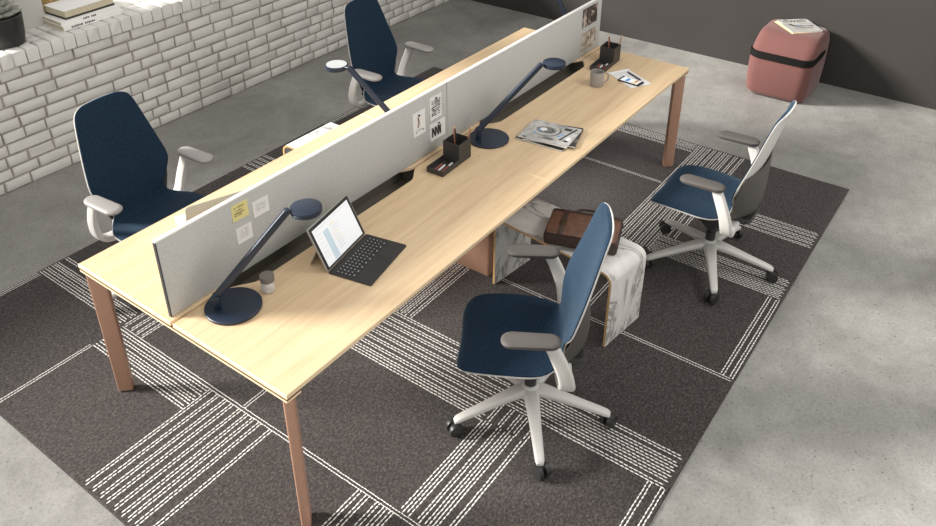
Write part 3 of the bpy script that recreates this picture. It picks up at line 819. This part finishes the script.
# ------------------------------------------------------------------ waterfall benches, bag
def waterfall(loc, rz, L, W, Z, label, top_label=None):
    """local: runs along Y from 0 to L, X 0..W"""
    t = thing('waterfall_bench', label, 'bench', loc, rz, 'marble waterfall benches')
    th = .013; R = .055
    def prof(o, r):
        pts = [(o, 0)]
        for i in range(9):
            a = PI-PI/2*i/8; pts.append((o+r+r*math.cos(a), Z-o-r+r*math.sin(a)))
        for i in range(9):
            a = PI/2-PI/2*i/8; pts.append((L-o-r+r*math.cos(a), Z-o-r+r*math.sin(a)))
        pts.append((L-o, 0)); return pts
    outer, inner = prof(0, R), prof(th, R-th)
    b = MB(M['marble'], M['ply'])
    n = len(outer)
    for i in range(n-1):
        (y0, z0), (y1, z1) = outer[i], outer[i+1]; (u0, v0), (u1, v1) = inner[i], inner[i+1]
        b.quad([(0, y0, z0), (W, y0, z0), (W, y1, z1), (0, y1, z1)], 0)
        b.quad([(W, u0, v0), (0, u0, v0), (0, u1, v1), (W, u1, v1)], 0)
        for x in (0, W): b.quad([(x, y0, z0), (x, y1, z1), (x, u1, v1), (x, u0, v0)], 1)
    for (y0, u0) in ((outer[0][0], inner[0][0]), (outer[-1][0], inner[-1][0])):
        b.quad([(0, y0, 0), (W, y0, 0), (W, u0, 0), (0, u0, 0)], 1)
    o = b.build('bent_panel', t)
    bm = bmesh.new(); bm.from_mesh(o.data); bmesh.ops.remove_doubles(bm, verts=bm.verts, dist=.0002); bmesh.ops.recalc_face_normals(bm, faces=bm.faces); bm.to_mesh(o.data); bm.free()
    o.data.set_sharp_from_angle(angle=math.radians(40))
    return t
waterfall((1.585, -.447, FZ), math.radians(-7), .735, .305, .433, 'marble waterfall bench under the front desk, carrying the brown bag')
waterfall((1.592, 1.06, FZ), 0, .73, .38, .425, 'white marble waterfall bench behind the back desk, between the two chairs')

BX, BY, BZ = 1.79, -.18, FZ+.433
t = thing('leather_satchel', 'brown leather satchel lying on the marble bench behind the nearest chair', 'bag', (BX, BY, BZ), math.radians(-71))
b = MB(M['leather_dark'])
b.loft([[(x, y, z) for x, y in rrect(hx, hy, .02, 4)] for z, hx, hy in ((0, .165, .105), (.008, .18, .118), (.045, .184, .122), (.07, .178, .117), (.078, .165, .105))]); b.build('body', t)
b = MB(M['leather'])
b.loft([[(x, y-.018, z) for x, y in rrect(hx, hy, .02, 4)] for z, hx, hy in ((.06, .176, .098), (.079, .174, .096), (.085, .165, .088))]); b.build('flap', t)
b = MB(M['leather']); b.rbox(-.165, .165, -.134, -.02, .085, .0895, .008, .0015); b.build('front_pocket', t)
for x in (-.10, .10):
    b = MB(M['leather_dark']); b.rbox(x-.012, x+.012, -.140, .075, .0855, .0925, .004, .001); st = b.build('closure_strap', t)
    b = MB(M['brass']); b.rbox(x-.016, x+.016, -.05, -.025, .0915, .095, .003, .001); b.build('buckle', st)
b = MB(M['leather_dark'])
b.sweep(smooth_curve([(-.06, .115, .055), (-.05, .145, .06), (0, .155, .062), (.05, .145, .06), (.06, .115, .055)], 5), circ(.007, 8)); b.build('handle', t)

# ------------------------------------------------------------------ pouf and its magazine
t = thing('pouf', 'dusty pink upholstered pouf with a dark strap, against the charcoal wall', 'pouf', (5.185, -.185, 0))
def ring(x0, x1, y0, y1, r, z): return [((x0+x1)/2-5.19+p[0], (y0+y1)/2+.205+p[1], z) for p in rrect((x1-x0)/2, (y1-y0)/2, r, 6)]
b = MB(M['pink'])
rk = [(5.00,5.44,-.41,.0,.09,.0), (4.955,5.46,-.44,.02,.09,.012), (4.938,5.468,-.448,.03,.085,.05), (4.93,5.472,-.455,.036,.085,.2), (4.935,5.472,-.455,.036,.085,.33), (4.95,5.472,-.455,.034,.085,.375),
      (5.0,5.472,-.452,.03,.085,.425), (5.05,5.47,-.446,.026,.085,.465), (5.085,5.462,-.435,.018,.085,.487), (5.12,5.44,-.41,.0,.085,.497), (5.19,5.37,-.33,-.08,.06,.4985)]
b.loft([ring(*k) for k in rk]); b.build('cushion', t, ang=80)
b = MB(M['strap'])
pts = [(5.40,.036), (5.2,.037), (5.015,.037)] + [(5.015-.085*math.sin(a), -.049+.086*math.cos(a)) for a in (.4, .8, 1.2)] + [(4.928,-.05), (4.928,-.2), (4.928,-.37)] + [(5.015-.087*math.cos(a), -.37-.086*math.sin(a)) for a in (.4, .8, 1.2)] + [(5.015,-.456), (5.2,-.457), (5.30,-.457)]
rings = []
for i, (x, y) in enumerate(pts):
    k = 1
    p = Vector((x-5.19, y+.205, 0)); a = Vector(pts[max(i-1,0)]); c = Vector(pts[min(i+1,len(pts)-1)]); tt = (c-a).normalized(); nn = Vector((-tt.y, tt.x, 0))*-1
    hgt = .026 if i < len(pts)-1 else .014
    rings.append([p+nn*o+Vector((0,0,.352+z)) for o, z in ((-.012,-hgt), (.005,-hgt), (.005,hgt), (-.012,hgt))])
b.loft(rings); b.build('strap', t)
def dwell_art(b, z):
    ell(b, -.02, -.012, .035, .012, z, 1, 14); b.quad([(-.085, .035, z), (-.06, .04, z), (-.035, -.02, z), (-.06, -.02, z)], 1)
    b.quad([(-.03, -.026, z+.0002), (.105, -.03, z+.0002), (.105, -.018, z+.0002), (-.03, -.012, z+.0002)], 1)
    ell(b, -.01, -.008, .012, .006, z+.0004, 3, 10)
    b.quad([(-.06, -.06, z+.0002), (.08, -.075, z+.0002), (.08, -.055, z+.0002), (-.06, -.045, z+.0002)], 4)
def magz(label, loc, rz, extra, cover):
    return magazine(label, loc, rz, .255, .28, .006, cover, 'magazines on the pouf', extra)
mrz = math.radians(-47)
magz('cream-edged magazine lying under another on the pouf', (5.318, -.192, .4985), mrz+.05, None, 'cover_cream')
mt = magz('pale magazine on top of the pouf, with a large black title', (5.332, -.198, .5045), mrz, dwell_art, 'cover_white')
cu = bpy.data.curves.new('masthead', 'FONT'); cu.body = 'dwell'; cu.size = .092; cu.align_x = 'CENTER'; cu.extrude = .0002
tmp = bpy.data.objects.new('masthead_curve', cu)
me = bpy.data.meshes.new_from_object(tmp); me.name = 'title_lettering'; me.materials.clear(); me.materials.append(M['ink'])
bpy.data.objects.remove(tmp); bpy.data.curves.remove(cu)
o = bpy.data.objects.new('title_lettering', me); COL.objects.link(o); o.parent = mt; o.location = (0, .072, .0064)

# ------------------------------------------------------------------ things on the window sill
SZ0 = SZ+.001
t = thing('potted_succulent', 'grey-green succulent in a black round pot on the brick sill', 'plant', (.935, 3.52, SZ0))
b = MB(M['pot'])
b.lathe([(.095, 0), (.108, .004), (.118, .06), (.126, .15), (.130, .185), (.126, .190), (.120, .186), (.118, .165), (.04, .16)], 40); b.build('pot', t)
b = MB(M['soil']); b.lathe([(.117, .155), (.117, .166), (.06, .172), (.005, .174)], 24); b.build('soil', t)
def leafshape(b, base, az, el, L, W):
    T = Matrix.Translation(base) @ Matrix.Rotation(az, 4, 'Z') @ Matrix.Rotation(-el, 4, 'Y')
    b.T = T; n = 7; rings = []
    for i in range(n+1):
        f = i/n; w = W*(math.sin(PI*min(1, .12+f*.88)**1.25))**.8*(1 if f < 1 else 0)+.0015; h = w*.45
        up = .015*f*f
        rings.append([(L*f, w*math.cos(2*PI*k/10), h*math.sin(2*PI*k/10)+up) for k in range(10)])
    b.loft(rings)
k = 0
for ringi, (cnt, el, L, W, z) in enumerate(((9, .12, .115, .027, .185), (9, .45, .105, .026, .195), (7, .8, .09, .023, .205), (5, 1.15, .075, .019, .21), (3, 1.4, .055, .014, .215))):
    for i in range(cnt):
        b = MB(M['leaf']); leafshape(b, (0, 0, z), 2*PI*i/cnt+ringi*.37, el, L*1.2*random.uniform(.92, 1.06), W*1.3); b.T = Matrix.Identity(4)
        b.build('leaf', t, ang=80)
b = MB(M['leaf']); b.lathe([(.02, .17), (.018, .20), (.012, .22)], 12); b.build('stem', t)

def book(label, cx, cy, z, w, d, th, rz, cover, spine, marks=None):
    t = thing('book', label, 'book', (cx, cy, z), rz, 'books on the brick sill')
    b = MB(M['cream_paper']); b.box(-w/2+.004, w/2-.004, -d/2+.004, d/2-.004, .0025, th-.0025); b.build('page_block', t, smooth=False)
    b = MB(M[cover], M[spine], M['ink'])
    b.rbox(-w/2, w/2, -d/2, d/2, th-.0025, th, .002, .0005); b.rbox(-w/2, w/2, -d/2, d/2, 0, .012 if marks == 'open' else .0025, .002, .0005, m=1)
    if marks != 'open': b.box(-w/2, w/2, -d/2, -d/2+.0025, .002, th-.002)
    if marks and marks != 'open':
        x = marks[0]
        for i in range(marks[1]):
            ww = random.uniform(.007, .012)
            if i != marks[1]//2: b.quad([(x, -d/2-.0004, th*.28), (x+ww, -d/2-.0004, th*.28), (x+ww, -d/2-.0004, th*random.uniform(.6, .78)), (x, -d/2-.0004, th*.7)], 2)
            x += ww+.003
    b.build('cover', t)
book('large white book at the bottom of the sill stack, dark lettering on its spine', 1.482, 3.572, SZ0, .44, .29, .030, math.radians(1), 'book_white', 'book_white', (-.165, 14))
book('white book in the middle of the sill stack', 1.478, 3.578, SZ0+.030, .43, .285, .028, math.radians(-.5), 'book_white', 'book_white', (-.06, 8))
book('thick white book on top of the sill stack, with cream page edges', 1.492, 3.585, SZ0+.058, .37, .235, .058, math.radians(2.5), 'book_white', 'ink', 'open')
t = thing('wicker_basket', 'golden wicker basket on the sill behind the books', 'basket', (1.50, 3.93, SZ0))
b = MB(M['wicker'])
for k in range(12):
    z = .008+k*.0135
    r0 = .13+.0012*k
    b.loft([[((r0+dr)*math.cos(2*PI*i/40)*1.1+.0, (r0+dr)*math.sin(2*PI*i/40)+.003*math.sin(i*PI+k*PI), z+dz) for i in range(40)] for dr, dz in ((-.006, 0), (0, -.0068), (.006, 0), (0, .0068), (-.006, 0))], False, False)
b.lathe([(.135, .0005), (.135, .008)], 32); b.build('woven_side', t)

# ------------------------------------------------------------------ camera
f, cx, cy = 812.059, 468.0, 152.559
yaw, pitch, roll = math.radians(35.87), math.radians(29.183), math.radians(.096)
fw = Vector((math.cos(pitch)*math.cos(yaw), math.cos(pitch)*math.sin(yaw), -math.sin(pitch)))
rt = Vector((math.sin(yaw), -math.cos(yaw), 0)); up = rt.cross(fw)
r2 = rt*math.cos(roll)+up*math.sin(roll); u2 = -rt*math.sin(roll)+up*math.cos(roll)
cam = bpy.data.cameras.new('camera'); co = bpy.data.objects.new('camera', cam); COL.objects.link(co)
co.matrix_world = Matrix(((r2.x, u2.x, -fw.x, -1.264), (r2.y, u2.y, -fw.y, -1.674), (r2.z, u2.z, -fw.z, 2.799), (0, 0, 0, 1)))
cam.sensor_fit = 'HORIZONTAL'; cam.sensor_width = 36; cam.lens = f/936*36
cam.shift_x = (468-cx)/936; cam.shift_y = (cy-263)/936; cam.clip_start = .05; cam.clip_end = 100
sc.camera = co

# ------------------------------------------------------------------ light
w = bpy.data.worlds.new('sky'); sc.world = w; w.use_nodes = True
bg = w.node_tree.nodes['Background']; bg.inputs['Color'].default_value = (1.0, .985, .96, 1); bg.inputs['Strength'].default_value = .84
sun = bpy.data.lights.new('sun', 'SUN'); sun.energy = 9.8; sun.angle = math.radians(14); sun.color = (1, .97, .92)
so = bpy.data.objects.new('sun', sun); COL.objects.link(so)
az, el = math.radians(125), math.radians(24)
d = Vector((math.cos(az)*math.cos(el), math.sin(az)*math.cos(el), math.sin(el)))
so.rotation_euler = d.to_track_quat('Z', 'Y').to_euler(); so.location = d*8

ar = bpy.data.lights.new('front_fill', 'AREA'); ar.energy = 45; ar.size = 1.1; ar.color = (1, .98, .95)  # added soft fill from the front right, brightens front tops and screens; source unseen
ao = bpy.data.objects.new('front_fill', ar); COL.objects.link(ao)
ao.location = (3.0, -2.6, 3.6); ao.rotation_euler = (Vector((3.0, -2.6, 3.6))-Vector((1.6, .5, .6))).to_track_quat('Z', 'Y').to_euler()

sc.view_settings.view_transform = 'Standard'; sc.view_settings.look = 'None'
sc.view_settings.gamma = 1; sc.view_settings.use_curve_mapping = False; sc.view_settings.exposure = 0
